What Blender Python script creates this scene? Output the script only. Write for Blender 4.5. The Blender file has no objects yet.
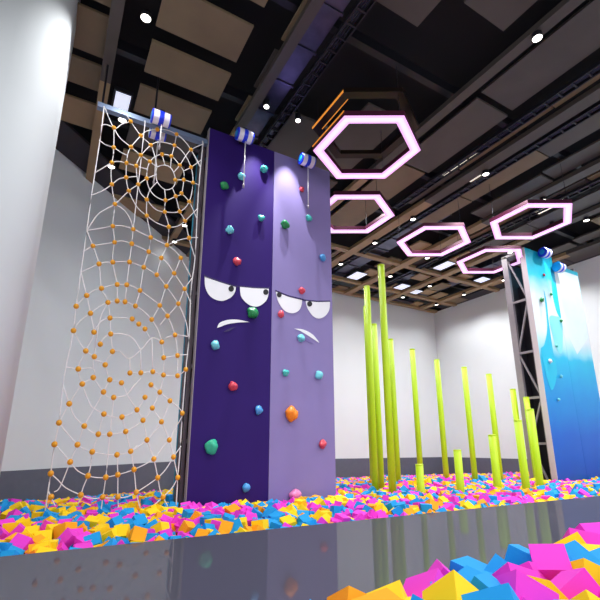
import bpy, bmesh, math, random
from mathutils import Vector, Matrix, noise
random.seed(7)
S = bpy.context.scene
COL = S.collection

# ------------------------------------------------------------------ camera
FPX, CX, CY, HC, YH = 430.0, 300.0, 333.0, 0.9, 447.0
pit = math.atan((YH - CY) / FPX)
hd = math.atan(780 / math.hypot(FPX, YH - CY))
Fv = Vector((math.cos(hd)*math.cos(pit), math.sin(hd)*math.cos(pit), math.sin(pit)))
Rv = Vector((math.sin(hd), -math.cos(hd), 0))
Uv = Rv.cross(Fv)
C0 = Vector((0, 0, HC))
cd = bpy.data.cameras.new('camera'); cam = bpy.data.objects.new('camera', cd); COL.objects.link(cam)
M3 = Matrix((Rv, Uv, -Fv)).transposed()
cam.matrix_world = Matrix.Translation(C0) @ M3.to_4x4()
cd.sensor_width = 36; cd.lens = FPX/600*36; cd.shift_y = (CY-300)/600; cd.clip_end = 200; cd.clip_start = .05
S.camera = cam

def ray(x, y): return Fv*FPX + Rv*(x-CX) - Uv*(y-CY)
def atY(x, y, Y): d = ray(x, y); return C0 + d*(Y/d.y)
def atX(x, y, X): d = ray(x, y); return C0 + d*(X/d.x)
def atz(x, y, z): d = ray(x, y); return C0 + d*((z-HC)/d.z)
def proj(P):
    v = Vector(P)-C0; w = v.dot(Fv)
    if w < .05: return None
    return (CX+FPX*v.dot(Rv)/w, CY-FPX*v.dot(Uv)/w, w)

# ------------------------------------------------------------------ light
world = bpy.data.worlds.new('world'); S.world = world; world.use_nodes = True
world.node_tree.nodes['Background'].inputs[0].default_value = (.93, .95, 1.0, 1)
world.node_tree.nodes['Background'].inputs[1].default_value = 1.28
S.view_settings.view_transform = 'Standard'; S.view_settings.look = 'None'
S.view_settings.exposure = 0.0; S.view_settings.gamma = 1
ZC = 8.2            # ceiling height
SPOT_W = 265.0      # every ceiling downlight
SCALLOP_W = 700.0   # downlights close to the climbing faces
def spot(name, loc, energy, cone, blend, target=None, r=.06, color=(.98, .985, 1)):
    ld = bpy.data.lights.new(name, 'SPOT'); ld.energy = energy; ld.spot_size = math.radians(cone)
    ld.spot_blend = blend; ld.shadow_soft_size = r; ld.color = color
    o = bpy.data.objects.new(name, ld); COL.objects.link(o); o.location = loc
    if target is not None:
        o.rotation_euler = (Vector(target)-Vector(loc)).to_track_quat('-Z', 'Y').to_euler()
    return o

# ------------------------------------------------------------------ materials
def srgb(r, g, b):
    return tuple(((c/255)/12.92 if c/255 <= .04045 else ((c/255+.055)/1.055)**2.4) for c in (r, g, b)) + (1,)
def mat(name, rgb, rough=.5, metal=0, emit=0, var=0, vscale=8, bump=0, spec=.5, coat=0):
    m = bpy.data.materials.new(name); m.use_nodes = True; nt = m.node_tree
    b = nt.nodes['Principled BSDF']; c = srgb(*rgb)
    b.inputs['Base Color'].default_value = c; b.inputs['Roughness'].default_value = rough
    b.inputs['Metallic'].default_value = metal; b.inputs['Specular IOR Level'].default_value = spec
    b.inputs['Coat Weight'].default_value = coat
    if emit:
        b.inputs['Emission Color'].default_value = c; b.inputs['Emission Strength'].default_value = emit
    if var or bump:
        tc = nt.nodes.new('ShaderNodeTexCoord'); n = nt.nodes.new('ShaderNodeTexNoise')
        n.inputs['Scale'].default_value = vscale; n.inputs['Detail'].default_value = 5
        nt.links.new(tc.outputs['Object'], n.inputs['Vector'])
        if var:
            r = nt.nodes.new('ShaderNodeValToRGB')
            r.color_ramp.elements[0].position = .3; r.color_ramp.elements[1].position = .7
            r.color_ramp.elements[0].color = tuple(v*(1-var) for v in c[:3])+(1,)
            r.color_ramp.elements[1].color = tuple(min(1, v*(1+var)) for v in c[:3])+(1,)
            nt.links.new(n.outputs['Fac'], r.inputs[0]); nt.links.new(r.outputs[0], b.inputs['Base Color'])
        if bump:
            bp = nt.nodes.new('ShaderNodeBump'); bp.inputs['Strength'].default_value = bump
            nt.links.new(n.outputs['Fac'], bp.inputs['Height']); nt.links.new(bp.outputs[0], b.inputs['Normal'])
    return m
M = {}
M['wall'] = mat('wall_paint', (222, 227, 229), .75, var=.02, vscale=.6)
M['base'] = mat('baseboard_grey', (92, 96, 110), .5, var=.05)
M['floor'] = mat('polished_floor', (92, 92, 106), .035, spec=.045, var=.03, vscale=.8)
def floor_mat():
    m = bpy.data.materials.new('polished_floor'); m.use_nodes = True; nt = m.node_tree
    out = nt.nodes['Material Output']; nt.nodes.remove(nt.nodes['Principled BSDF'])
    d = nt.nodes.new('ShaderNodeBsdfDiffuse'); g = nt.nodes.new('ShaderNodeBsdfGlossy'); mx = nt.nodes.new('ShaderNodeMixShader')
    d.inputs['Color'].default_value = srgb(80, 80, 92); g.inputs['Roughness'].default_value = .03; g.inputs['Color'].default_value = (1, 1, 1, 1)
    mx.inputs[0].default_value = .13
    nt.links.new(d.outputs[0], mx.inputs[1]); nt.links.new(g.outputs[0], mx.inputs[2]); nt.links.new(mx.outputs[0], out.inputs['Surface'])
    return m
M['floor'] = floor_mat()
M['pit'] = mat('pit_liner', (45, 45, 52), .9)
M['plenum'] = mat('black_plenum', (22, 22, 27), .9)
M['board'] = mat('ceiling_board', (118, 102, 78), .55, var=.12, vscale=1.2)
M['board2'] = mat('ceiling_board_dark', (72, 66, 62), .5, var=.12, vscale=1.5)
M['beam'] = mat('ceiling_beam', (150, 126, 92), .5, var=.08, vscale=2)
M['duct'] = mat('duct_metal', (82, 82, 104), .28, metal=.8, var=.2, vscale=4, bump=.15)
M['tray'] = mat('tray_metal', (40, 40, 48), .4, metal=.5)
M['lamp'] = mat('lamp_white', (255, 250, 240), .5, emit=6)
M['panel_light'] = mat('light_panel', (215, 222, 240), .5, emit=.85)
M['linear'] = mat('linear_light', (240, 232, 215), .5, emit=.9)
M['hexglow'] = mat('hex_glow', (236, 178, 240), .5, emit=1.0)
M['hexcore'] = mat('hex_core', (248, 214, 250), .5, emit=1.05)
M['hexrim'] = mat('hex_rim', (84, 30, 56), .35, metal=.3)
M['amber'] = mat('amber_strip', (225, 140, 50), .5, emit=.8)  # glow put into the reflected ring's edges and one rim edge
M['bronze'] = mat('bronze_body', (38, 28, 24), .3, metal=.5)  # body of the ring that models the ceiling reflection
M['purple'] = mat('purple_panel', (47, 26, 100), .5, spec=.12, var=.04, vscale=1.5)
M['lavender'] = mat('lavender_panel', (136, 124, 176), .5, spec=.2, var=.03, vscale=1.5)
M['side'] = mat('panel_side_grey', (150, 142, 148), .5)
M['steel'] = mat('steel_post', (150, 142, 148), .45, metal=.2, var=.05)
M['steelblue'] = mat('steel_bar_blue', (120, 138, 168), .35, metal=.3)
M['lining'] = mat('dark_lining', (44, 41, 50), .7)
M['steeldark'] = mat('steel_dark', (84, 74, 82), .5, metal=.1, var=.05)
M['edge'] = mat('edge_light', (206, 196, 200), .5)
M['cyanpanel'] = mat('cyan_panel', (20, 150, 185), .45)
M['white'] = mat('white_paint', (236, 236, 240), .45)
M['black'] = mat('black_paint', (18, 16, 24), .4)
M['lip'] = mat('lip_dark', (42, 24, 88), .5)  # eyelid lines, and the shadow painted under the purple panel's mouth
M['lip2'] = mat('lip_violet', (112, 98, 160), .5)  # darker lavender for the shadow painted under the mouth
M['rope'] = mat('white_rope', (236, 232, 232), .8, var=.06, vscale=60)
M['bead'] = mat('orange_bead', (232, 160, 20), .35, var=.08, vscale=20)
M['lime'] = mat('lime_vinyl', (186, 222, 0), .45, var=.03, vscale=3)
M['limecap'] = mat('lime_cap', (198, 230, 30), .45)
M['drumwhite'] = mat('drum_white', (238, 232, 242), .4)
M['drumblue'] = mat('drum_blue', (20, 54, 226), .35)
M['drumcyan'] = mat('drum_cyan', (20, 150, 225), .35)
M['hgreen'] = mat('hold_green', (16, 130, 70), .35, var=.1, vscale=12, bump=.1)
M['hteal'] = mat('hold_teal', (66, 182, 176), .35, var=.1, vscale=12, bump=.1)
M['haqua'] = mat('hold_aqua', (110, 200, 214), .35, var=.1, vscale=12, bump=.1)
M['hsea'] = mat('hold_sea_green', (46, 176, 138), .35, var=.1, vscale=12, bump=.1)
M['hred'] = mat('hold_red', (208, 66, 84), .35, var=.1, vscale=12, bump=.1)
M['hblue'] = mat('hold_blue', (70, 150, 214), .35, var=.1, vscale=12, bump=.1)
M['horange'] = mat('hold_orange', (250, 138, 16), .35, var=.1, vscale=12, bump=.1)
M['hpink'] = mat('hold_pink', (226, 128, 180), .35, var=.1, vscale=12, bump=.1)
M['fpink'] = mat('foam_pink', (236, 56, 204), .8)
M['fyellow'] = mat('foam_yellow', (255, 212, 0), .8)
M['fblue'] = mat('foam_blue', (0, 154, 224), .8)
M['forange'] = mat('foam_orange', (250, 166, 0), .8)

# ice artwork of the blue tower: cyan to deep blue down the panel (printed artwork)
def art_mat():
    m = bpy.data.materials.new('ice_art'); m.use_nodes = True; nt = m.node_tree; b = nt.nodes['Principled BSDF']
    tc = nt.nodes.new('ShaderNodeTexCoord'); sp = nt.nodes.new('ShaderNodeSeparateXYZ')
    mp = nt.nodes.new('ShaderNodeMath'); mp.operation = 'DIVIDE'; mp.inputs[1].default_value = 7.4
    r = nt.nodes.new('ShaderNodeValToRGB'); e = r.color_ramp.elements
    st = ((0, (0, 78, 170)), (.2, (0, 96, 196)), (.4, (0, 150, 218)), (.53, (10, 185, 226)), (.57, (150, 220, 236)), (.64, (220, 232, 240)), (.8, (214, 230, 238)), (.91, (50, 198, 222)))
    for p, c in st:
        if p == 0: e[0].position = 0; e[0].color = srgb(*c)
        else:
            q = e.new(p); q.color = srgb(*c)
    e[-1].position = 1; e[-1].color = srgb(10, 178, 208)
    n = nt.nodes.new('ShaderNodeTexNoise'); n.inputs['Scale'].default_value = 1.3
    ad = nt.nodes.new('ShaderNodeMath'); ad.operation = 'MULTIPLY_ADD'; ad.inputs[1].default_value = .08; 
    nt.links.new(tc.outputs['Object'], sp.inputs[0]); nt.links.new(tc.outputs['Object'], n.inputs['Vector'])
    nt.links.new(sp.outputs['Z'], mp.inputs[0]); nt.links.new(n.outputs['Fac'], ad.inputs[0]); nt.links.new(mp.outputs[0], ad.inputs[2])
    nt.links.new(ad.outputs[0], r.inputs[0]); nt.links.new(r.outputs[0], b.inputs['Base Color'])
    b.inputs['Roughness'].default_value = .4
    return m
M['art'] = art_mat()
M['ice_white'] = mat('ice_white', (222, 238, 244), .45, var=.05, vscale=1.2)
M['ice_cyan'] = mat('ice_cyan', (8, 190, 226), .4, var=.06, vscale=1)
M['ice_pale'] = mat('ice_pale', (130, 222, 234), .4, var=.1, vscale=1)

# ------------------------------------------------------------------ mesh helpers
def rotm(a, b, c): return Matrix.Rotation(c, 3, 'Z') @ Matrix.Rotation(b, 3, 'Y') @ Matrix.Rotation(a, 3, 'X')
class MB:
    def __init__(s): s.v = []; s.f = []; s.mi = []
    def add(s, vs, fs, mi=0):
        o = len(s.v); s.v += [tuple(v) for v in vs]; s.f += [tuple(i+o for i in f) for f in fs]; s.mi += [mi]*len(fs)
    def box(s, c, d, mi=0, rot=None, taper=None):
        x, y, z = d[0]/2, d[1]/2, d[2]/2
        vs = [Vector((i*x, j*y, k*z)) for k in (-1, 1) for j in (-1, 1) for i in (-1, 1)]
        if rot is not None: vs = [rot @ v for v in vs]
        vs = [v+Vector(c) for v in vs]
        s.add(vs, [(0, 2, 3, 1), (4, 5, 7, 6), (0, 1, 5, 4), (2, 6, 7, 3), (0, 4, 6, 2), (1, 3, 7, 5)], mi)
    def b2(s, a, b, mi=0):
        s.box([(a[i]+b[i])/2 for i in range(3)], [abs(a[i]-b[i]) for i in range(3)], mi)
    def bar(s, a, b, w, h, mi=0):          # rectangular bar between two points
        a = Vector(a); b = Vector(b); d = b-a; q = d.to_track_quat('Z', 'Y').to_matrix()
        s.box((a+b)/2, (w, h, d.length), mi, q)
    def tube(s, pts, r, n=6, mi=0, closed=False, cap=True):
        pts = [Vector(p) for p in pts]; rings = []
        for i, p in enumerate(pts):
            d = (pts[min(i+1, len(pts)-1)]-pts[max(i-1, 0)])
            q = d.to_track_quat('Z', 'Y').to_matrix()
            rr = r[i] if isinstance(r, (list, tuple)) else r
            rings.append([p+q @ Vector((math.cos(2*math.pi*k/n)*rr, math.sin(2*math.pi*k/n)*rr, 0)) for k in range(n)])
        vs = [v for g in rings for v in g]; fs = []
        for i in range(len(pts)-1):
            for k in range(n): fs.append((i*n+k, i*n+(k+1) % n, (i+1)*n+(k+1) % n, (i+1)*n+k))
        if cap: fs.append(tuple(reversed(range(n)))); fs.append(tuple((len(pts)-1)*n+k for k in range(n)))
        s.add(vs, fs, mi)
    def sphere(s, c, r, u=10, w=7, mi=0):
        vs = [Vector(c)+Vector((0, 0, r))]
        for j in range(1, w):
            t = math.pi*j/w
            vs += [Vector(c)+Vector((r*math.sin(t)*math.cos(2*math.pi*k/u), r*math.sin(t)*math.sin(2*math.pi*k/u), r*math.cos(t))) for k in range(u)]
        vs.append(Vector(c)-Vector((0, 0, r))); fs = []
        for k in range(u): fs.append((0, 1+k, 1+(k+1) % u))
        for j in range(w-2):
            for k in range(u): fs.append((1+j*u+k, 1+(j+1)*u+k, 1+(j+1)*u+(k+1) % u, 1+j*u+(k+1) % u))
        l = len(vs)-1; o = 1+(w-2)*u
        for k in range(u): fs.append((o+k, l, o+(k+1) % u))
        s.add(vs, fs, mi)
    def prism(s, poly, dvec, mi=0):        # polygon (3-D points, planar) pushed along dvec
        n = len(poly); vs = [Vector(p) for p in poly]+[Vector(p)+Vector(dvec) for p in poly]
        fs = [tuple(range(n)), tuple(reversed(range(n, 2*n)))]+[(i, i+n, (i+1) % n+n, (i+1) % n) for i in range(n)]
        s.add(vs, fs, mi)
    def build(s, name, mats, parent=None, smooth=False, origin=(0, 0, 0), bevel=0):
        me = bpy.data.meshes.new(name); og = Vector(origin)
        me.from_pydata([tuple(Vector(v)-og) for v in s.v], [], s.f)
        if not isinstance(mats, (list, tuple)): mats = [mats]
        for m in mats: me.materials.append(m)
        for p, i in zip(me.polygons, s.mi): p.material_index = i; p.use_smooth = smooth
        bm = bmesh.new(); bm.from_mesh(me); bmesh.ops.recalc_face_normals(bm, faces=bm.faces); bm.to_mesh(me); bm.free()
        o = bpy.data.objects.new(name, me); COL.objects.link(o); o.location = og
        if parent is not None:
            o.parent = parent
            wl = Vector(parent.location); pp = parent.parent
            while pp is not None: wl += Vector(pp.location); pp = pp.parent
            o.location = og-wl
        if bevel:
            bv = o.modifiers.new('bevel', 'BEVEL'); bv.width = bevel; bv.segments = 3; bv.limit_method = 'ANGLE'
        return o
def tag(o, label, cat=None, group=None, kind=None):
    if label: o['label'] = label
    if cat: o['category'] = cat
    if group: o['group'] = group
    if kind: o['kind'] = kind
    return o
def thing(name, loc, label, cat, group=None):
    o = bpy.data.objects.new(name, None); COL.objects.link(o); o.location = loc; o.empty_display_size = .1
    return tag(o, label, cat, group)
def struct(o): o['kind'] = 'structure'; return o

# ------------------------------------------------------------------ room shell
YB, XR = 16.45, 18.1
EDGE = 4.75
m = MB(); m.b2((-9, 1.95, -.9), (19, EDGE, 0)); struct(m.build('floor', M['floor']))
m = MB(); m.b2((-9, EDGE, -1.0), (19, 17.2, -.9)); m.b2((-9, -6, -1.0), (19, 1.95, -.9)); struct(m.build('floor_pit', M['pit']))
m = MB(); m.b2((4.3, YB, -1), (XR+.3, YB+.3, 8.9)); struct(m.build('wall_back', M['wall']))
m = MB(); m.b2((XR, -6, -1), (XR+.3, YB+.3, 8.9)); struct(m.build('wall_right', M['wall']))
m = MB(); m.prism([(4.45, YB, -1), (-7.55, 4.45, -1), (-7.85, 4.75, -1), (4.4, YB+.42, -1)], (0, 0, 9.9)); struct(m.build('wall_left', M['wall']))
m = MB(); m.b2((4.43, YB-.03, -.9), (XR, YB, .40)); struct(m.build('baseboard_back', M['base'], bevel=.006))
m = MB(); m.b2((XR-.03, -6, -.9), (XR, YB-.03, .40)); struct(m.build('baseboard_right', M['base'], bevel=.006))
m = MB(); m.prism([(4.45, YB, -.9), (-7.55, 4.45, -.9), (-7.53, 4.41, -.9), (4.47, YB-.04, -.9)], (0, 0, 1.31)); struct(m.build('baseboard_left', M['base']))
# rounded white column near the left edge
m = MB()
cxl, cyl, w, r = -1.5, 7.0, 1.0, .6
poly = []
for (sx, sy, a0) in ((1, -1, -90), (1, 1, 0), (-1, 1, 90), (-1, -1, 180)):
    for k in range(9):
        a = math.radians(a0+90*k/8)
        poly.append((cxl+sx*(w-r)+r*math.cos(a), cyl+sy*(w-r)+r*math.sin(a), -.9))
m.prism(poly, (0, 0, 9.8)); o = m.build('wall_column', M['wall'], smooth=False); struct(o)
for p in o.data.polygons: p.use_smooth = len(p.vertices) == 4

# ceiling: black plenum, boards in rows running along Y, beams
m = MB(); m.b2((-9, -6, 9.0), (19, 17.2, 9.2)); struct(m.build('ceiling', M['plenum']))
rows = [(-3.4, -2.4), (-2.1, -1.0), (-.8, .1), (.75, 2.3), (2.85, 2.98), (3.85, 4.85), (5.25, 6.3), (7.15, 8.2), (8.75, 8.95), (9.9, 10.5), (11.0, 11.6), (12.3, 12.9), (13.2, 13.9), (14.95, 15.6), (15.85, 16.4), (17.1, 17.9)]
rr = random.Random(4)
m = MB()
for (a, b) in rows:
    y = -5.8+rr.uniform(0, 1)
    while y < 16.3:
        L = rr.uniform(.7, 1.0) if b < 3 else rr.uniform(1.5, 3.0) if y < 9 else rr.uniform(.5, 1.3)
        dens = .95 if y < 8 else (.62 if y < 10.5 else .42)
        if rr.random() < dens:
            z = ZC+rr.uniform(0, .08)
            mi = 0 if rr.random() < .55 else 1
            if a > 3 and a < 8 and y < 6: mi = 1
            m.b2((a, y, z), (b, min(y+L, 16.4), z+.05), 2 if (y > 9 and rr.random() < .4) else mi)
        y += L+rr.choice((.04, .12, .3 if y > 9 or b < 3 else .06))+(.15 if b < 3 else 0)
struct(m.build('ceiling_boards', [M['board'], M['board2'], M['beam']]))
n = 0
m = MB()
for x, wd in ((.1, .2), (3.0, .2), (6.75, .22), (9.2, .34), (11.8, .34), (14.15, .3), (16.7, .3)):
    m.b2((x-wd/2, -5.8, ZC-.1), (x+wd/2, 8.2, ZC+.02), 1); m.b2((x-wd/2, 8.2, ZC-.1), (x+wd/2, YB-.3, ZC+.02))
struct(m.build('ceiling_beams', [M['beam'], M['board2']]))
m = MB()
for y, x0 in ((14.75, 2), (12.2, 2.6), (YB-.35, 4)):
    m.b2((x0, y-.11, ZC-.08), (XR-.2, y+.11, ZC+.04))
struct(m.build('ceiling_cross_beams', M['beam']))
# dark soffit strips round the walls
m = MB(); m.b2((4.2, YB-.75, ZC+.05), (XR, YB, ZC+.12)); m.b2((XR-.7, -6, ZC+.05), (XR, YB, ZC+.12))
m.prism([(4.45, YB, ZC+.05), (-7.55, 4.45, ZC+.05), (-6.9, 3.8, ZC+.05), (5.1, YB-.65, ZC+.05)], (0, 0, .07))
struct(m.build('trim_1', M['lining']))
# trusses under the ceiling: dark crossing joists
m = MB()
for y in (2.2, 5.15, 7.6, 9.7, 11.2, 13.3):
    m.b2((-4, y-.07, ZC+.18), (XR, y+.07, ZC+.42))
struct(m.build('trim_2', M['tray']))

# ducts and cable trays hung in the plenum
def duct(x, y0, y1, w, h, z, label):
    t = thing('ventilation_duct', (x, y0, z), label, 'duct')
    f = MB(); f.b2((x-w/2, y0, z), (x+w/2, y1, z+h)); y = y0+.4
    while y < y1: f.b2((x-w/2-.03, y, z-.03), (x+w/2+.03, y+.05, z+h+.03)); y += .9
    f.build('duct_body', M['duct'], t)
    d = MB(); d.b2((x-w/2-.02, y0-.03, z-.02), (x+w/2+.02, y0, z+h+.02)); d.build('end_flange', M['tray'], t)
duct(3.32, 2.5, 10.5, .42, .3, 8.24, 'dark metal ventilation duct above the purple climbing panel')
duct(7.4, 9.3, 16, .55, .3, 8.32, 'dark metal duct above the space right of the lavender panel')
duct(10.35, 8.6, 16, .6, .3, 8.32, 'dark metal duct between the two brown beams at the back')
duct(13.2, 8.8, 16, .6, .3, 8.34, 'dark metal duct above the tallest lime pole row')
duct(15.6, 9.2, 16, .6, .3, 8.34, 'dark metal duct nearest the right wall')
def tray(x, y0, y1, z, label):
    t = thing('cable_tray', (x, y0, z), label, 'cable tray')
    d = MB(); d.b2((x-.12, y0, z), (x-.09, y1, z+.08)); d.b2((x+.09, y0, z), (x+.12, y1, z+.08))
    f = d; y = y0+.1
    while y < y1: f.b2((x-.11, y, z+.01), (x+.11, y+.04, z+.03)); y += .3
    f.build('ladder_rails', M['tray'], t)
    c = MB()
    for k in range(3):
        c.tube([(x-.05+.05*k+.015*math.sin(j+k), y0+(y1-y0)*j/14, z+.055) for j in range(15)], .017, 5)
    c.build('cable', M['duct'], t)
tray(3.72, 2.5, 11, 8.08, 'narrow cable tray running past the top of the purple panel')
tray(9.65, 2.5, 14, 8.12, 'long cable tray beside the brown beam over the lime poles')
tray(8.55, 2.5, 9, 8.12, 'cable tray beside the bright linear ceiling light')
tray(12.6, 4, 15, 8.12, 'cable tray above the right end of the hexagon lights')

# linear + rectangular light panels
def lightbox(px, py, w, l, matn, label, grp=None, z=ZC-.02, name='ceiling_light'):
    p = atz(px, py, z); t = thing(name, (p.x, p.y, z), label, 'ceiling light', grp)
    a = MB(); a.b2((p.x-w/2-.04, p.y-l/2-.04, z+.012), (p.x+w/2+.04, p.y+l/2+.04, z+.1)); a.build('housing', M['tray'], t)
    a = MB(); a.b2((p.x-w/2, p.y-l/2, z), (p.x+w/2, p.y+l/2, z+.01)); a.build('diffuser', M[matn], t)
lightbox(460, 165, .13, 1.1, 'linear', 'slim bright linear light above the largest hexagon gap, upper right')
lightbox(474, 178, .32, .36, 'linear', 'small square bright light beside the slim linear light')
lightbox(357, 276, .55, .75, 'panel_light', 'bluish white ceiling panel just right of the lavender climbing panel')
lightbox(402, 287, .5, .6, 'panel_light', 'bluish white ceiling panel right of the tallest lime pole')
lightbox(416, 292, .45, .45, 'panel_light', 'bluish white ceiling panel nearest the back right corner')
lightbox(444, 266, .45, .8, 'panel_light', 'white ceiling panel left of the smallest hexagon light')
lightbox(482, 280, .5, .5, 'panel_light', 'white ceiling panel just below the smallest hexagon light')
lightbox(549, 206, .4, .9, 'linear', 'cream ceiling light seen through the right hexagon')
lightbox(122, 102, .3, .5, 'panel_light', 'pale ceiling panel above the top bar of the rope net')

# downlights: small can + bright disc + real spot
def downlight(x, y, z=ZC-.1, e=SPOT_W, cone=140, label='small bright round downlight on a brown ceiling beam', grp='ceiling downlights'):
    t = thing('downlight', (x, y, z), label, 'ceiling light', grp)
    a = MB(); a.tube([(x, y, z), (x, y, z-.1)], .085, 14, cap=False); a.tube([(x, y, z-.02), (x, y, z-.0)], .085, 14); a.build('housing', M['tray'], t, smooth=False)
    a = MB(); a.tube([(x, y, z-.09), (x, y, z-.075)], .082, 14); a.build('lens', M['lamp'], t)
    s = spot('downlight_beam', (x, y, z-.14), e, cone, .7, r=.07); s.parent = t; s.location = (0, 0, -.14)
ys = (-3, .3, 3.2, 6.3, 9.04, 10.96, 13.1, 14.85)  # rows behind the camera are unseen, added to light the foreground
for x in (.55, 3.06, 9.36, 11.95, 14.3, 16.6):
    for y in ys:
        if x < 1 and y > 11.2: continue
        if x == 3.06 and 5 < y < 9: continue
        if x == 3.06 and y > 14: y = 14.45
        downlight(x, y, e=SPOT_W*(.03 if (x < 4 and y > 12) or (x < 1 and y > 8.5) else .45 if y > 14 or (x < 4 and y > 10.5) else 1))
for y in (-3, .3, 3.2, 8.98, 11.6): downlight(6.74, y)
for x, y, lb in ((3.22, 7.12, 'downlight aimed at the dark purple climbing panel'), (4.02, 7.14, 'downlight aimed at the lavender climbing panel'),
                 (13.8, 7.12, 'downlight aimed at the blue ice climbing panel')):
    t = thing('track_spotlight', (x, y, ZC-.05), lb, 'ceiling light')
    a = MB(); a.tube([(x, y, 8.98), (x, y, ZC), (x, y, ZC-.001), (x, y, ZC-.14)], [.02, .02, .07, .07], 12); a.build('housing', M['tray'], t)
    a = MB(); a.tube([(x, y, ZC-.155), (x, y, ZC-.141)], .055, 12); a.build('lens', M['lamp'], t)
    s = spot('wall_wash', (0, 0, 0), SCALLOP_W, 44, .8, r=.03); s.parent = t; s.location = (0, 0, -.15); s.rotation_euler = (math.radians(11), 0, 0)

# ------------------------------------------------------------------ hexagon lights
def hexring(mb, c, ro, ri, z0, z1, mi=0, a0=30, ks=range(6)):
    for k in ks:
        a = math.radians(a0+60*k); b = math.radians(a0+60*(k+1))
        P = lambda r, t, z: (c[0]+r*math.cos(t), c[1]+r*math.sin(t), z)
        vs = [P(ro, a, z0), P(ro, b, z0), P(ri, b, z0), P(ri, a, z0), P(ro, a, z1), P(ro, b, z1), P(ri, b, z1), P(ri, a, z1)]
        mb.add(vs, [(0, 1, 2, 3), (7, 6, 5, 4), (0, 4, 5, 1), (3, 2, 6, 7)], mi)
def hexlight(c, label, R=1.15, z=7.0, mirror_ring=False):
    t = thing('hexagon_light', (c[0], c[1], z), label, 'pendant light', 'hexagonal ceiling lights')
    a = MB(); hexring(a, c, R, R-.235, z+.015, z+.12); a.build('frame', M['hexrim'], t)
    a = MB(); hexring(a, c, R-.008, R-.227, z, z+.014); a.build('diffuser', M['hexglow'], t)
    a = MB(); hexring(a, c, R-.065, R-.165, z-.004, z-.0005); a.build('light_strip', M['hexcore'], t)
    for k in range(3):
        an = math.radians(30+120*k); x = c[0]+(R-.12)*math.cos(an); y = c[1]+(R-.12)*math.sin(an)
        a = MB(); a.tube([(x, y, z+.12), (x, y, ZC+.1)], .006, 5); a.build('suspension_cable', M['tray'], t)
    if mirror_ring:  # ring modelled as the hexagon's reflection in the ceiling, amber edges glowing
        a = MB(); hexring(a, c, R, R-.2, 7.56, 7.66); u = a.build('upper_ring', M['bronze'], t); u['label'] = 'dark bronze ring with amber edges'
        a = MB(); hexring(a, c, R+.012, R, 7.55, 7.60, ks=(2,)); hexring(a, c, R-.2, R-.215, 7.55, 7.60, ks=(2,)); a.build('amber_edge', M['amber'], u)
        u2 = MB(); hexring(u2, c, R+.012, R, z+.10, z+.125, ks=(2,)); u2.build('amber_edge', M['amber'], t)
hexlight((5.13, 6.12), 'largest and nearest glowing pink hexagon light, top centre', mirror_ring=True)
hexlight((6.46, 8.43), 'pink hexagon light below the largest one, partly behind the lavender panel')
hexlight((9.58, 8.47), 'pink hexagon light left of the blue tower, middle of the row')
hexlight((11.05, 6.26), 'pink hexagon light at the far right, cut by the picture edge')
hexlight((12.36, 8.57), 'pink hexagon light touching the top of the steel truss of the blue tower')

# ------------------------------------------------------------------ climbing towers
YP = 7.656
def P(x, y, Y=YP): q = atY(x, y, Y); return (q.x, q.z)
def smooth_poly(pts, closed, n=5, sharp=()):
    out = []; N = len(pts); rng = range(N if closed else N-1)
    for i in rng:
        p1 = pts[i]; p2 = pts[(i+1) % N]
        p0 = pts[(i-1) % N] if (closed or i > 0) else p1
        p3 = pts[(i+2) % N] if (closed or i+2 < N) else p2
        if i in sharp: p0 = p1
        if (i+1) % N in sharp: p3 = p2
        for k in range(n):
            t = k/n; out.append(tuple(.5*((2*b)+(-a+c)*t+(2*a-5*b+4*c-d)*t*t+(-a+3*b-3*c+d)*t**3) for a, b, c, d in zip(p0, p1, p2, p3)))
    if not closed: out.append(pts[-1])
    return out
def decal(name, px, matn, parent, off=.004, th=.004, sharp=(), smooth=True):
    pts = [P(*q) for q in px]
    if smooth: pts = smooth_poly(pts, True, 5, sharp)
    a = MB(); y = YP-off
    cen = (sum(p[0] for p in pts)/len(pts), y, sum(p[1] for p in pts)/len(pts))
    a.prism([(p[0], y, p[1]) for p in pts], (0, -th, 0)); return a.build(name, M[matn], parent, origin=cen)
def hold(px, py, size, matn, parent, label, k, sx=1, sz=1, Y=YP):
    q = atY(px, py, Y); R = size/2/46.0*(q-C0).length/9.0 if False else size/2*(q-C0).dot(Fv)/FPX
    bm = bmesh.new(); bmesh.ops.create_icosphere(bm, subdivisions=3, radius=1)
    rs = random.Random(k*17+3); o3 = Vector((rs.uniform(0, 50), rs.uniform(0, 50), 3))
    for v in bm.verts:
        d = v.co.copy(); f = 1+.32*noise.noise(d*1.1+o3)+.08*noise.noise(d*3+o3)
        # faceted, hand-hold like lip on the upper side
        if d.z > .35: f *= .93
        v.co = Vector((d.x*R*f*sx, max(-d.y*f, -.25)*-1*R*.8, d.z*R*f*sz))
    me = bpy.data.meshes.new('climbing_hold'); bm.to_mesh(me); bm.free(); me.materials.append(M[matn])
    for p in me.polygons: p.use_smooth = True
    o = bpy.data.objects.new('climbing_hold', me); COL.objects.link(o); o.parent = parent
    wl = Vector(parent.location); pp = parent.parent
    while pp is not None: wl += Vector(pp.location); pp = pp.parent
    o.location = Vector((q.x, Y-.03-R*.12, q.z))-wl; o['label'] = label
    return o
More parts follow.
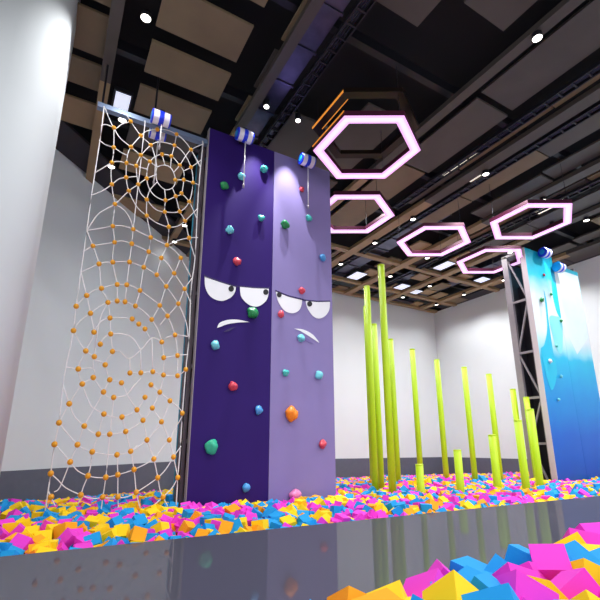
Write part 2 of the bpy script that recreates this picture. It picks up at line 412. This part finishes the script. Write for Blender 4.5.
def truss(t, x, ybk, ztop, front_w=.09, depth_bars=(5.55, 3.83, 2.38, 1.0), zb=-.85, first_back=True, sm='steel'):
    # an open steel side frame standing in the plane X = x, from the panel back to ybk
    yf = YP+.06+front_w/2
    a = MB(); a.b2((x, YP+.06, zb), (x+.11, YP+.06+front_w, ztop)); a.build('front_post', M[sm], t)
    a = MB(); a.b2((x, ybk-.2, zb), (x+.11, ybk, ztop-.04)); a.build('rear_post', M[sm], t)
    a = MB(); a.b2((x, YP+.06, ztop-.09), (x+.11, ybk, ztop)); a.build('top_rail', M[sm], t)
    zs = [ztop-.09]+list(depth_bars)+[zb+.3]; f = first_back
    for i, z in enumerate(depth_bars):
        a = MB(); a.b2((x+.02, YP+.1, z-.035), (x+.08, ybk-.1, z+.035)); a.build('cross_bar', M[sm], t)
    for i in range(len(zs)-1):
        y0, y1 = (ybk-.15, YP+.15) if f else (YP+.15, ybk-.15)
        a = MB(); a.bar((x+.05, y0, zs[i]), (x+.05, y1, zs[i+1]), .05, .05); a.build('diagonal_brace', M[sm], t); f = not f

# --- purple / lavender tower
ZT = 7.46
X0, X1, X2 = 2.165, 3.69, 5.205
t = thing('climbing_tower', (X0, YP, -.9), 'tall two-tone climbing tower, dark purple and lavender panels with angry cartoon faces', 'climbing wall')
a = MB(); a.b2((X0, YP, -.85), (X1-.003, YP+.06, ZT)); pa = a.build('panel', [M['purple']], t, origin=(X0, YP, 0)); pa['label'] = 'dark purple climbing panel'
a = MB(); a.b2((X1+.003, YP, -.85), (X2, YP+.06, ZT)); pb = a.build('panel', [M['lavender']], t, origin=(X1, YP, 0)); pb['label'] = 'lavender climbing panel'
a = MB(); a.b2((X0-.012, YP, -.85), (X0-.001, YP+.13, ZT+.005)); a.build('edge_trim', M['side'], t)
truss(t, X0, 8.5, ZT-.05, sm='steeldark')
truss(t, X2-.12, 8.5, ZT-.05, sm='steeldark')
a = MB(); a.b2((X0+.13, YP+.08, -.85), (X0+.16, 8.42, ZT-.3)); a.b2((X2-.17, YP+.08, -.85), (X2-.14, 8.42, ZT-.3)); a.build('lining', M['lining'], t)
a = MB(); a.b2((X0-.005, 8.52, -.85), (X2, 8.58, ZT-.1)); o = a.build('rear_panel', M['cyanpanel'], t); o['label'] = 'cyan rear climbing panel'
# faces
decal('eye', [(204.5, 276.2), (220, 282.2), (235.8, 287), (234.7, 292.5), (230, 298), (221, 301), (211, 297.2), (205.4, 288)], 'white', pa, sharp=(0, 2))
decal('eye', [(239.8, 286.8), (254, 288.2), (268.7, 288.7), (268, 296), (265, 302), (257.5, 306.6), (248.7, 304.8), (241.2, 297)], 'white', pa, sharp=(0, 2))
decal('eye', [(275.6, 291.2), (288, 296.5), (302, 300), (301.2, 306), (298, 311.2), (291.2, 313.3), (283.7, 310), (277.8, 301)], 'white', pb, sharp=(0, 2))
decal('eye', [(305.5, 300.7), (317, 302), (329.8, 301.8), (329, 310), (325, 316), (318.7, 318.6), (312.5, 315.8), (307.2, 308)], 'white', pb, sharp=(0, 2))
def circ(x, y, r): return [(x+r*math.cos(i*math.pi/6), y+r*math.sin(i*math.pi/6)*1.08) for i in range(12)]
decal('pupil', circ(231, 288.9, 2.7), 'black', pa, off=.009); decal('pupil', circ(265.6, 292.2, 2.6), 'black', pa, off=.009)
decal('pupil', circ(279, 294.9, 2.4), 'black', pb, off=.009); decal('pupil', circ(309.4, 304, 2.5), 'black', pb, off=.009)
decal('eyelid_line', [(203.6, 273.8), (205.5, 275.6), (221, 281.2), (236.3, 286), (237, 284.6), (237.6, 286.8), (240, 285.6), (254, 287), (268.6, 287.5), (269.8, 285.8), (269.2, 289), (254, 288.4), (239.6, 287), (236, 287.4), (220.5, 282.6), (204.2, 277)], 'lip', pa, smooth=False)
decal('eyelid_line', [(275.3, 290), (288, 295.2), (302.6, 298.8), (304.4, 299.6), (317, 300.8), (330, 300.6), (330, 302), (317, 302.2), (304.4, 301), (302, 300.4), (287.6, 296.8), (275.3, 291.6)], 'lip', pb, smooth=False)
decal('mouth', [(217, 328), (219.5, 323), (227.5, 320), (238, 319.8), (249.5, 322.2), (238, 322.6), (227.5, 324.2), (221, 326.6)], 'white', pa, sharp=(0, 4))
decal('lower_lip', [(223.5, 332), (228, 329), (235.5, 327), (229, 331)], 'lip', pa, sharp=(0, 2))  # offset shadow of the mouth, painted as a dark curve
decal('mouth', [(294, 328.6), (303, 329.6), (311.8, 334), (317.6, 340.4), (319, 343), (312.5, 338.6), (306.2, 334.6), (300, 331)], 'white', pb, sharp=(0, 4))
decal('lower_lip', [(302, 336), (309, 339.5), (313.4, 344), (306, 341)], 'lip2', pb, sharp=(0, 2))  # painted offset shadow below the lavender panel's mouth
HD = [(223.5, 186.4, 8, 'hgreen', 'green'), (240.6, 177, 7, 'haqua', 'aqua'), (263, 170, 7.2, 'hteal', 'teal'), (260.4, 218.5, 6, 'hteal', 'teal'),
      (229, 230.8, 7.8, 'haqua', 'aqua'), (236.4, 262, 7.6, 'hred', 'red'), (252, 313.3, 10.5, 'hgreen', 'large green'), (214.5, 345.4, 8.4, 'haqua', 'aqua'),
      (232.2, 385.9, 8.8, 'hred', 'red'), (258, 410.2, 7.8, 'hblue', 'blue'), (210.6, 446.2, 12.8, 'hsea', 'large sea green'), (245.7, 487.3, 8.2, 'hblue', 'blue')]
HL = [(301, 190, 5, 'hred', 'small red'), (284, 225, 8.4, 'hgreen', 'green'), (307.8, 218.8, 6.2, 'hteal', 'teal'), (321.6, 258, 6.4, 'hblue', 'blue'),
      (301, 291, 6.6, 'hred', 'red'), (280, 314.5, 6.6, 'hred', 'red'), (300.3, 338.5, 7.2, 'haqua', 'aqua'), (284.7, 373, 6.6, 'hteal', 'teal'),
      (318.3, 375.4, 7.8, 'haqua', 'aqua'), (289.8, 413.8, 13.5, 'horange', 'large orange'), (321.6, 444, 8, 'hred', 'red'), (294.6, 495, 11, 'hpink', 'pink')]
for k, (x, y, s, mt, c) in enumerate(HD): hold(x, y, s*1.08, mt, pa, c+' climbing hold', k, 1, 1.05)
for k, (x, y, s, mt, c) in enumerate(HL): hold(x, y, s*1.08, mt, pb, c+' climbing hold', k+40, 1 if s < 10.5 else (.9 if c[-1] == 'e' else 1.1), 1.05)

# --- blue ice tower on the right
XA, XB, XC = 12.92, 14.46, 16.0
ZR = 7.3
t = thing('climbing_tower', (XA, YP, -.9), 'blue and white ice-pattern climbing tower with open steel truss side, right edge', 'climbing wall')
a = MB(); a.b2((XA, YP, -.85), (XB-.003, YP+.06, ZR))
def artpoly(px, mi, off, smooth=True, sharp=()):
    pts = [P(*q) for q in px]
    if smooth: pts = smooth_poly(pts, True, 4, sharp)
    a.prism([(min(max(p[0], XA+.01), XB-.01), YP-off, p[1]) for p in pts], (0, .0005, 0), mi)
artpoly([(549, 318), (555, 316), (562, 322), (562, 352), (557, 350), (553, 338)], 3, .005)
artpoly([(552, 262), (556, 275), (560, 300), (561, 318), (556, 310), (552, 290)], 2, .004)
artpoly([(543.5, 289), (546.5, 302), (548.6, 322), (550.5, 335), (553, 352), (557, 372), (551, 390), (541, 352), (544, 345), (547, 330), (546, 312)], 2, .006, sharp=(0,))
pr = a.build('panel', [M['art'], M['ice_white'], M['ice_cyan'], M['ice_pale']], t, origin=(XA, YP, 0)); pr['label'] = 'blue and white ice-pattern climbing panel'
a = MB(); a.b2((XB+.003, YP, -.85), (XC, YP+.06, ZR-.25))
a.add([(XB+.02, YP-.002, 6.9), (XC-.02, YP-.002, 6.9), (XC-.02, YP-.002, 4.6), (XB+.6, YP-.002, 3.9), (XB+.02, YP-.002, 4.9)], [(0, 1, 2, 3, 4)], 1)
o = a.build('panel', [M['art'], M['ice_white']], t, origin=(XB, YP, 0)); o['label'] = 'second blue and white panel at the picture edge'
a = MB(); a.b2((XA-.016, YP, -.85), (XA-.001, YP+.17, ZR+.005)); a.build('edge_trim', M['edge'], t)
truss(t, XA, 8.52, ZR-.03, front_w=.14)
a = MB(); a.b2((XA+.13, 8.38, -.85), (XC, 8.42, ZR-.3)); a.b2((XA+.5, YP+.08, -.85), (XA+.53, 8.38, 6.2)); a.build('lining', M['lining'], t)
a = MB(); a.b2((XC-.12, YP+.06, -.85), (XC, 8.42, ZR-.1)); a.build('side_panel', M['steel'], t)
for k, (x, y, s, mt, c) in enumerate([(540.5, 300, 4.6, 'hgreen', 'green'), (550, 294.5, 2.8, 'hgreen', 'small green'), (560, 321, 3, 'hgreen', 'small green'), (543, 275, 2.4, 'hred', 'small red'),
                                    (549, 361, 3.8, 'white', 'white'), (560, 376.5, 3, 'haqua', 'aqua'), (557.5, 399.5, 3, 'haqua', 'aqua'), (555.5, 346, 2.8, 'hteal', 'teal')]):
    hold(x, y, s*1.15, mt, pr if atY(x, y, YP).x < XB else o, c+' climbing hold', k+80)

# ------------------------------------------------------------------ auto belays
def belay(px, py, Y, label, cord_to=None, L=.3, R=.135, capm='drumblue', rz=0, extra=None):
    q = atY(px, py, Y); t = thing('auto_belay', (q.x, q.y, q.z), label, 'auto belay', 'auto belay devices')
    def tb(a0, a1, r0, r1, name, mt, seg=20):
        a = MB(); a.tube([(q.x+a0, q.y, q.z), (q.x+a1, q.y, q.z)], [r0, r1], seg); a.build(name, mt, t, bevel=.006)
    tb(-L/2, L/2, R, R, 'drum', M['drumwhite'])
    tb(-.045, .045, R*1.035, R*1.035, 'stripe', M['drumblue'])
    tb(-L/2-.03, -L/2, R*.92, R*1.04, 'end_cap', M[capm])
    tb(L/2, L/2+.03, R*1.04, R*.92, 'end_cap', M[capm])
    tb(-L/2-.037, -L/2-.03, R*.5, R*.55, 'hub', M['drumcyan'])
    a = MB(); a.b2((q.x-.03, q.y, q.z-.02), (q.x+.03, YP+.0 if q.y < YP else q.y+.3, q.z+.03)); a.b2((q.x-.05, q.y-.03, q.z+R), (q.x+.05, q.y+.03, q.z+R+.05)); a.build('bracket', M['tray'], t)
    if cord_to:
        x1, y1 = cord_to; z1 = atY(x1, y1, q.y).z
        a = MB(); a.tube([(q.x+.02, q.y-.01, q.z-R*.9), (q.x+.02, q.y-.01, z1)], .012, 6); a.build('cord', M['rope'], t, smooth=True)
        a = MB(); a.tube([(q.x+.02, q.y-.01, z1), (q.x+.02, q.y-.01, z1-.03), (q.x+.02, q.y-.01, z1-.1)], [.012, .025, .012], 8); a.build('clip', M['steel'], t)
belay(244.5, 136, YP-.25, 'blue and white auto belay on top of the dark purple panel', (243.5, 184))
belay(307, 160.8, YP-.25, 'blue and white auto belay on top of the lavender panel', (307.5, 205))
belay(161, 118.5, YP-.2, 'upper blue and white auto belay over the rope net bar', (161, 146))
belay(157.5, 134.5, YP+.35, 'lower blue and white auto belay hanging behind the rope net', (157.5, 182), L=.27, R=.115)
belay(545, 253, YP-.2, 'blue auto belay on the left half of the ice-pattern tower', None, L=.28, R=.165)
belay(559, 267.5, YP-.2, 'cyan-capped auto belay at the right picture edge', None, capm='drumcyan', L=.28, R=.165)

# ------------------------------------------------------------------ rope net frame and net
t = thing('net_support', (.1, YP, 7.1), 'blue-grey steel top bar carrying the rope climbing net', 'support frame')
zb = P(150, 120.5)[1]
a = MB(); a.b2((.02, YP+.03, zb-.05), (X0-.02, YP+.15, zb+.05)); a.build('top_bar', M['steelblue'], t)
for x in (.1, 1.05): 
    a = MB(); a.tube([(x, YP+.09, zb+.05), (x, YP+.09, ZC+.1)], .02, 8); a.build('hanger_rod', M['tray'], t)
a = MB(); a.b2((X0-.07, YP+.2, -.8), (X0-.02, YP+.25, zb-.06)); a.build('side_post', M['steeldark'], t)

B = {}
def nb(*pts): return pts
beads = """114,127.8 113.7,147.5 111.8,162.8 111.8,184.5 130.7,121.5 140.8,135.8 157.3,129.3 176.5,134.3 191,149.7 174.5,145.5 150.8,145.2 131,147 140.8,155.3
126.5,163.2 136.3,166 149.8,161.7 162,154.5 171.5,156.3 179.8,165.3 191,167.3 126.2,177.5 146.8,178.5 138.2,184.5 128.8,191 175.3,180 183.8,180 193,182.7
115,204.2 146.8,199.7 165.5,200.3 175.7,196.3 181.5,193.3 189.2,201.8 179.8,211.5 164.8,212 146.8,215.8 168.8,227 185,221 189,238 133.3,229.3 150.8,237.5 167,245.3
131.8,243.8 148.7,251.8 161.3,258 180.8,258 112.8,226.2 114.5,242.3 93,246 99,264 112.8,262.2 129.5,262 143.8,267.3 156.8,274.8 166.3,286.5 174.2,273.3 184.6,289
178.3,303.7 167.5,316 159.8,305.5 140,290.5 126.8,284.8 117.2,284.5 117.2,301 125,301.8 135.5,306 132.2,319 138.8,324 145,329 151.7,319.5 175,335 161.8,342
86.7,295.5 101.5,288.3 76.2,306.3 108,302.5 90.5,313.3 110,318 94,332.2 73.5,330.7 110.7,334 100.3,344.2 112.5,351.5 85.8,351 94.3,356.7 105.2,364.8 78.3,369
93.3,377.5 82.3,384 109.8,379.8 121.5,382.8 130,373 140.8,372.8 152.8,371.7 163.5,375 163.7,357.7 151,384.8 103.5,392 113.7,397.5 69.3,403.8 104,414 122,417
59,422.8 84.3,426 177.5,355.5 177.5,375.7 185.8,369.5 159.8,392.2 170,400.8 182.3,413.2 145,397.3 152.3,408 137,409.8 143,420.3 161.5,421.8 98.3,434.2 109.8,434.2
125.7,431.5 54.5,444.3 77.5,444.7 92.3,451.8 117,454.8 70.2,462 50.7,473.5 88,475.8 105.8,477.3 117.8,474.7 147,440 169.3,440 130.7,451.3 153.8,459 173.5,457
134,469.5 157.7,477.7 177.8,477.5 51,497 80.7,495 102.7,497 117.8,497 136.3,492.3 163,497"""
beads = [tuple(map(float, s.split(','))) for s in beads.split()]
ropes = """104,108 100,140 91.5,195.5 87,230.5 81,272 76.2,306.3 73.5,330.7 66,367 63,385 59,422.8 54.5,444.3 50.7,473.5 45,512
63,385 69.3,403.8
203,144 199,185 197,218 195,258 191,290 189,337 185.8,369.5 182.3,413.2 180,450 177.8,477.5 176,508
157,167 164,165 170.8,168 174.5,175 175.3,182 172.3,188 164.8,189.5 157.3,182 156,173 157,167
149.8,161.7 155,156.5 162,154.5 171.5,156.3 179.8,165.3 183.8,172 183.8,180 181.5,193.3 175.7,196.3 165.5,200.3 155,196 149,188 146.8,178.5 147.5,168 149.8,161.7
140.8,155.3 150.8,145.2 160,142 174.5,145.5 184,153.5 191,167.3 193,182.7 189.2,201.8 179.8,211.5 164.8,212 155,209 146.8,199.7 140.5,193 138.2,184.5 136.3,166 140.8,155.3
126.5,163.2 127.5,155 131,147 140.8,135.8 147,131 157.3,129.3 167,130 176.5,134.3 184,140.5 191,149.7 200,167
126.5,163.2 126.2,177.5 128.8,191 137,207 146.8,215.8 157,223 168.8,227 178,226 185,221 198,208
127,116 130.7,121.5 140.8,135.8 150.8,145.2 155,157 157,167
105,108 114,127.8 122,124 130.7,121.5
114,127.8 120,138 131,147 140.8,155.3 149.8,161.7 157,167
101,125.5 106,124.5 114,127.8
99,140 106,145 113.7,147.5 122,153 128,155.5
94.5,173 103,168 111.8,162.8 119,161.5 126.5,163.2 136.3,166 148,169.5
91.5,195.5 103,190.5 111.8,184.5 119,179 126.2,177.5 136.5,176.5
114,127.8 114,138 113.7,147.5 113.2,156 111.8,162.8 111,174 111.8,184.5 113,194 115,204.2 113.5,216 112.8,226.2 114,234 114.5,242.3 113,252 112.8,262.2 115,274 117.2,284.5 117.2,301
87,230.5 97,215.5 106,209 115,204.2 128.8,191 138.2,184.5 146.8,178.5 156.5,174.5
115,204.2 124,210 130,218.5 133.3,229.3
87,230.5 100,228.5 112.8,226.2 122,225.8 133.3,229.3 150.8,237.5 167,245.3 175,251 180.8,258 191,277
87,230.5 93,246 99,264 101.5,288.3 105,295 108,302.5 110,318 110.7,334 112.5,351.5 107,359 105.2,364.8
83,252 93,246 104,244 114.5,242.3 122,241 131.8,243.8 148.7,251.8 161.3,258 168,264 174.2,273.3 184.6,289 191,304
81,272 90,268 99,264 106,262.3 112.8,262.2 121,261.5 129.5,262 143.8,267.3 156.8,274.8 166.3,286.5 178.3,303.7 186,322 188,336
81,272 86.7,295.5 90.5,313.3 94,332.2 90.5,342 85.8,351 78.3,369 82.3,384 90,404 95,409 104,414 112,416.6 122,417 137,409.8 145,397.3
76.2,306.3 81,301 86.7,295.5 94,290.5 101.5,288.3 109,286 117.2,284.5 126.8,284.8 133,286.5 140,290.5 150,297.5 159.8,305.5 167.5,316 175,335 177.5,355.5 177.5,375.7
73.5,330.7 80,321 90.5,313.3 99,307 108,302.5 117.2,301 125,301.8 135.5,306 144,311.5 151.7,319.5 158,330 161.8,342 163.7,357.7 163.5,375 159.8,392.2
94,332.2 101,321.5 110,318 121,317.8 132.2,319 138.8,324 145,329 150,338
100.3,344.2 104,338 110.7,334 122,334 132,337.5 141,350
112.5,351.5 120,351.5 129,358.5 141,350 152,338 161.8,342
108,302.5 100,320 94.3,356.7 99,361 105.2,364.8 109.8,379.8 121.5,382.8 128,396 137,409.8 143,420.3 147,440
73.5,330.7 79,341 85.8,351 94.3,356.7
66,367 78.3,369 93,368.5 93.3,377.5 82.3,384 69.3,403.8 59,422.8
93.3,356.7 93,368.5
93.3,377.5 103.5,392 108,397 113.7,397.5 126,395 133,387 141,378
109.8,379.8 103.5,392 94,409 84.3,426 77.5,444.7 70.2,462 60,487 54,492
63,385 69.3,403.8 75,417 84.3,426 91,431.5 98.3,434.2 109.8,434.2 125.7,431.5 143,420.3 152.3,408 159.8,392.2
59,422.8 68,434 77.5,444.7 85,449.5 92.3,451.8 104,454 117,454.8 130.7,451.3 147,440 161.5,421.8 170,400.8
152.3,408 161.5,421.8 169.3,440 173.5,457 177.8,477.5
54.5,444.3 62,452 70.2,462 78,471 88,475.8 97,477.6 105.8,477.3 117.8,474.7 134,469.5 153.8,459 163,447 169.3,440
50.7,473.5 58,480 66,488 80.7,495 91,498.5 102.7,498 117.8,498 128,496.5 136.3,492.3 147,485.5 157.7,477.7 166,469 173.5,457 181,446
48,490 51,497 55,506
177.8,477.5 172,488 163,497 152,507
104,414 101,424 98.3,434.2 92.3,451.8 91,464 88,475.8 83,488 78,505
113.7,397.5 112,416 109.8,434.2 108,456 105.8,477.3 102.7,498 101,510
122,417 125.7,431.5 130.7,451.3 134,469.5 136.3,492.3 140,508
117,454.8 117.8,474.7 117.8,497 118.5,509
147,440 153.8,459 157.7,477.7 160,490 163,497 168,507
130,373 140.8,372.8 152.8,371.7 163.5,375 177.5,375.7 185.8,369.5
163.7,357.7 177.5,355.5 188,354.5
166,338 175,335 188,336.5
151,384.8 159.8,392.2 170,400.8 182.3,413.2 174,430 170,440
130,358.5 130,373
141,350 140.8,372.8
152,338 152.8,371.7
126.8,284.8 125,301.8
145,123 141,160 138.2,184.5 133.3,229.3 131.8,243.8 129.5,262 126.8,284.8
148.7,251.8 143.8,267.3 140,290.5 135.5,306
146.8,199.7 146.8,215.8 150.8,237.5 148.7,251.8
165.5,200.3 164.8,212 168.8,227 167,245.3 161.3,258 156.8,274.8
164.8,189.5 165.5,200.3
172.3,188 175.7,196.3 179.8,211.5 185,221 189,238 195,258
167,245.3 178,240.5 189,238 198,237.5
180.8,258 174.2,273.3 166.3,286.5 159.8,305.5 151.7,319.5
192,278 184.6,289 178.3,303.7 167.5,316 160,325
175.3,180 183.8,180 193,182.7 199,185
162,154.5 165,165
171.5,156.3 170.5,167.5
176.5,134.3 174.5,145.5 171.5,156.3
203,144 191,149.7 185,157 179.8,165.3 174,172
191,149.7 196,158 200,166
201,160 191,167.3 183.5,171
181.5,193.3 189.2,201.8 197,219
146.8,199.7 150,190 157.3,182
130.7,451.3 137,445.5"""
t = thing('climbing_net', (.1, YP, 7.0), 'white rope climbing net in spider web pattern with orange knots, left of the purple tower', 'climbing net')
rp = random.Random(3)
a = MB(); e = MB()
for i, line in enumerate(ropes.split('\n')):
    pts = [tuple(map(float, s.split(','))) for s in line.split()]
    pp = []
    for q in smooth_poly(pts, False, 4) if len(pts) > 2 else pts:
        w = atY(q[0], q[1], YP-.02); pp.append((w.x, w.y, w.z))
    (e if i in (0, 2) else a).tube(pp, .0105 if i in (0, 2) else .009, 6)
a.build('web_rope', M['rope'], t, smooth=True); e.build('edge_rope', M['rope'], t, smooth=True)
hk = MB()
for q in ((104, 108), (127, 116), (145, 123), (203, 144)):
    w = atY(q[0], q[1], YP-.02); hk.bar((w.x, w.y, w.z), (w.x, w.y+.07, zb), .02, .02)
hk.build('hanging_loop', M['rope'], t)
bd = sorted(beads, key=lambda q: abs(q[1]-447)+abs(q[0]-180)*.3)
k0 = MB(); k0.sphere((0, 0, 0), .043, 12, 8)
first = None; rest = MB()
for i, q in enumerate(bd):
    w = atY(q[0], q[1], YP-.02)
    if i < 100:
        if first is None:
            o = k0.build('knot', M['bead'], t, smooth=True); first = o
        else:
            o = first.copy(); COL.objects.link(o); o.parent = t
        o.location = Vector(w)-Vector(t.location); o.scale = (1, 1, 1.08)
    else: rest.sphere(w, .041, 12, 8)
o = rest.build('knot', M['bead'], t, smooth=True); o['kind'] = 'stuff'

# ------------------------------------------------------------------ lime poles
poles = [  # base pixel, top row, label
    ((373.2, 480), 306, 'lime green pole at the left end of the grove, partly behind a taller one'),
    ((375.2, 486), 286, 'second tallest lime green pole, front of the left cluster'),
    ((381.2, 484), 324, 'medium tall lime green pole just right of the second tallest'),
    ((392.6, 490), 265, 'tallest lime green pole, reaching up to the ceiling beams'),
    ((398.2, 479), 339, 'lime green pole standing close behind the tallest one on its right'),
    ((421.0, 478.5), 349, 'tall slim lime green pole behind a short stub in front of the dark baseboard'),
    ((421.0, 490), 464, 'shortest lime green stub in front of a tall slim pole'),
    ((446.5, 478.5), 359.5, 'tall lime green pole standing alone left of the free-standing short pole'),
    ((475.0, 478.5), 367, 'tall lime green pole between two short front poles'),
    ((460.8, 490.5), 449.5, 'short free-standing lime green pole in the front row'),
    ((500.5, 478.5), 374, 'tall lime green pole rising behind a waist-high front pole'),
    ((498.0, 489.5), 434.5, 'medium short lime green pole in front of a tall one, right half'),
    ((524.0, 478.5), 389, 'lime green pole rising behind the front pole next to the right pair'),
    ((526.5, 490), 420, 'front lime green pole just left of the rightmost pair'),
    ((537.0, 479), 397, 'rear pole of the rightmost lime green pair before the truss'),
    ((540.5, 488.5), 409, 'front pole of the rightmost lime green pair before the truss')]
PR = .083
for (b, yt, lb) in poles:
    q = atz(b[0], b[1], 0.0)
    lo, hi = .1, 9.0
    for _ in range(40):
        mid = (lo+hi)/2
        if proj((q.x, q.y, mid))[1] > yt: lo = mid
        else: hi = mid
    z = lo
    t = thing('lime_pole', (q.x, q.y, -.88), lb, 'pole', 'lime green padded poles')
    a = MB(); a.tube([(q.x, q.y, -.88), (q.x, q.y, z-.03)], PR, 20, cap=True); o = a.build('padding', M['lime'], t, smooth=True)
    for p in o.data.polygons: p.use_smooth = len(p.vertices) == 4
    a = MB(); a.tube([(q.x, q.y, z-.03), (q.x, q.y, z-.008), (q.x, q.y, z)], [PR*1.04, PR*1.04, PR*.9], 20); a.build('cap', M['limecap'], t)
    POLE_XY = globals().setdefault('POLE_XY', []); POLE_XY.append((q.x, q.y))

# ------------------------------------------------------------------ foam blocks
fr = random.Random(11)
FM = [M['fpink'], M['fyellow'], M['fblue'], M['forange']]
FN = ['pink', 'yellow', 'blue', 'orange']
def surf(x, y):
    z = -.02+.05*noise.noise(Vector((x*.9, y*.9, 0)))
    if y < 5.3: z -= .05*(5.3-y)/.55
    if 6.3 < y < 9: z -= .07
    if y > 8.5: z -= .46*min(1, (y-8.5)/7)
    if x < 4 and y > 9: z -= .1*min(1, (y-9)/2)
    return z
def pickc(r): 
    u = r.random(); return 0 if u < .27 else 1 if u < .54 else 2 if u < .88 else 3
cand = []
y = EDGE+.13
while y < YB-.1:
    sp = .135 if y < 8 else .16
    x = max(-3.5, y-12.0+.22)
    while x < XR-.15:
        px = x+fr.uniform(-.06, .06); py = max(EDGE+.13, y+fr.uniform(-.06, .06))
        bad = False
        q = proj((px, py, 0))
        if q is None or q[0] < -160 or q[0] > 760: bad = True
        if X0-.2 < px < X2+.12 and YP-.13 < py < 8.7: bad = True
        if XA-.2 < px < XC+.12 and YP-.13 < py < 8.6: bad = True
        if cxl-1.1 < px < cxl+1.12 and cyl-1.12 < py < cyl+1.12: bad = True
        if py > 8 and X0-.1 < px-(py-8)*.27*0 and False: bad = True
        for (ax, ay) in POLE_XY:
            if (ax-px)**2+(ay-py)**2 < .045: bad = True; break
        if not bad:
            s = .147*fr.uniform(.88, 1.1); z = surf(px, py)+fr.uniform(-.06, .08)-.055
            if py < EDGE+.3: z = min(z, -.1)
            if py < EDGE+.16: z = min(z, -.12)
            cand.append((px, py, z, s, pickc(fr), (fr.uniform(0, 6.3), fr.uniform(0, 6.3), fr.uniform(0, 6.3))))
        x += sp
    y += sp
# lower fill layer so no gaps show
low = []
y = EDGE+.12
while y < YB-.1:
    x = max(-3.5, y-12.0+.32)
    while x < XR-.2:
        q = proj((x, y, 0))
        ok = q is not None and -160 < q[0] < 760
        if X0-.2 < x < X2+.15 and YP-.15 < y < 8.75: ok = False
        if XA-.2 < x < XC+.15 and YP-.15 < y < 8.65: ok = False
        if cxl-1.1 < x < cxl+1.12 and cyl-1.12 < y < cyl+1.12: ok = False
        for (ax, ay) in POLE_XY:
            if (ax-x)**2+(ay-y)**2 < .045: ok = False
        if ok: low.append((x+fr.uniform(-.04, .04), y, surf(x, y)-.24, .22, pickc(fr), (fr.uniform(0, 6.3), fr.uniform(0, 6.3), fr.uniform(0, 6.3))))
        x += .25
    y += .25
# near pit: a heap close to the camera, low right
near = []
def near_top(x, y):
    return .34-.34*max(0, y-1.6)/.3-.1*max(0, 1.0-x)+.03*noise.noise(Vector((x*2, y*2, 5)))
y = .35
while y < 1.9:
    x = .3
    while x < 6.2:
        px = x+fr.uniform(-.05, .05); py = y+fr.uniform(-.05, .05)
        if math.hypot(px, py) > .8 and py < 1.84:
            top = near_top(px, py)
            q = proj((px, py, top))
            if q: top -= .05*min(1, max(0, (450-q[0])/60))
            if q and -60 < q[0] < 700 and q[1] < 760:
                near.append((px, py, top-.06+fr.uniform(-.05, .05), .17*fr.uniform(.92, 1.1), fr.choice((0, 0, 0, 2, 2, 2, 2, 1, 3)) if q[0] < 530 else fr.choice((0, 0, 0, 1, 2)), (fr.uniform(0, 6.3), fr.uniform(0, 6.3), fr.uniform(0, 6.3))))
                if top > .1: low.append((px+.08, py-.05, top-.26, .22, pickc(fr), (fr.uniform(0, 6.3), fr.uniform(0, 6.3), fr.uniform(0, 6.3))))
        x += .175
    y += .175
protos = {}
def block(b, grp):
    x, y, z, s, c, r = b
    if (c,) not in protos:
        a = MB(); a.box((0, 0, 0), (1, 1, 1)); o = a.build('foam_block', FM[c]); protos[(c,)] = o
    else:
        o = protos[(c,)].copy(); COL.objects.link(o)
    o.location = (x, y, z); o.scale = (s, s, s); o.rotation_euler = r
    if grp == 'near': tag(o, '%s foam block in the near heap at the lower right' % FN[c], 'foam block', '%s foam blocks in the near heap' % FN[c])
    else: tag(o, '%s foam block lying in the wide pit behind the glossy floor strip' % FN[c], 'foam block', '%s foam blocks in the wide pit' % FN[c])
sc = []
for b in near: sc.append((proj(b[:3])[2], b, 'near'))
for b in cand:
    q = proj(b[:3])
    if q and -5 < q[0] < 605 and q[1] < 610: sc.append((q[2], b, 'far'))
sc.sort(key=lambda k: k[0])
ind = set()
for d, b, g in sc[:300]: block(b, g); ind.add(b)
a = MB()
for b in cand+near+low:
    if b in ind: continue
    a.box(b[:3], (b[3],)*3, b[4], rotm(*b[5]))
o = a.build('foam_blocks', FM); tag(o, 'far and buried multicoloured foam blocks filling the pit', 'foam blocks', None, 'stuff')
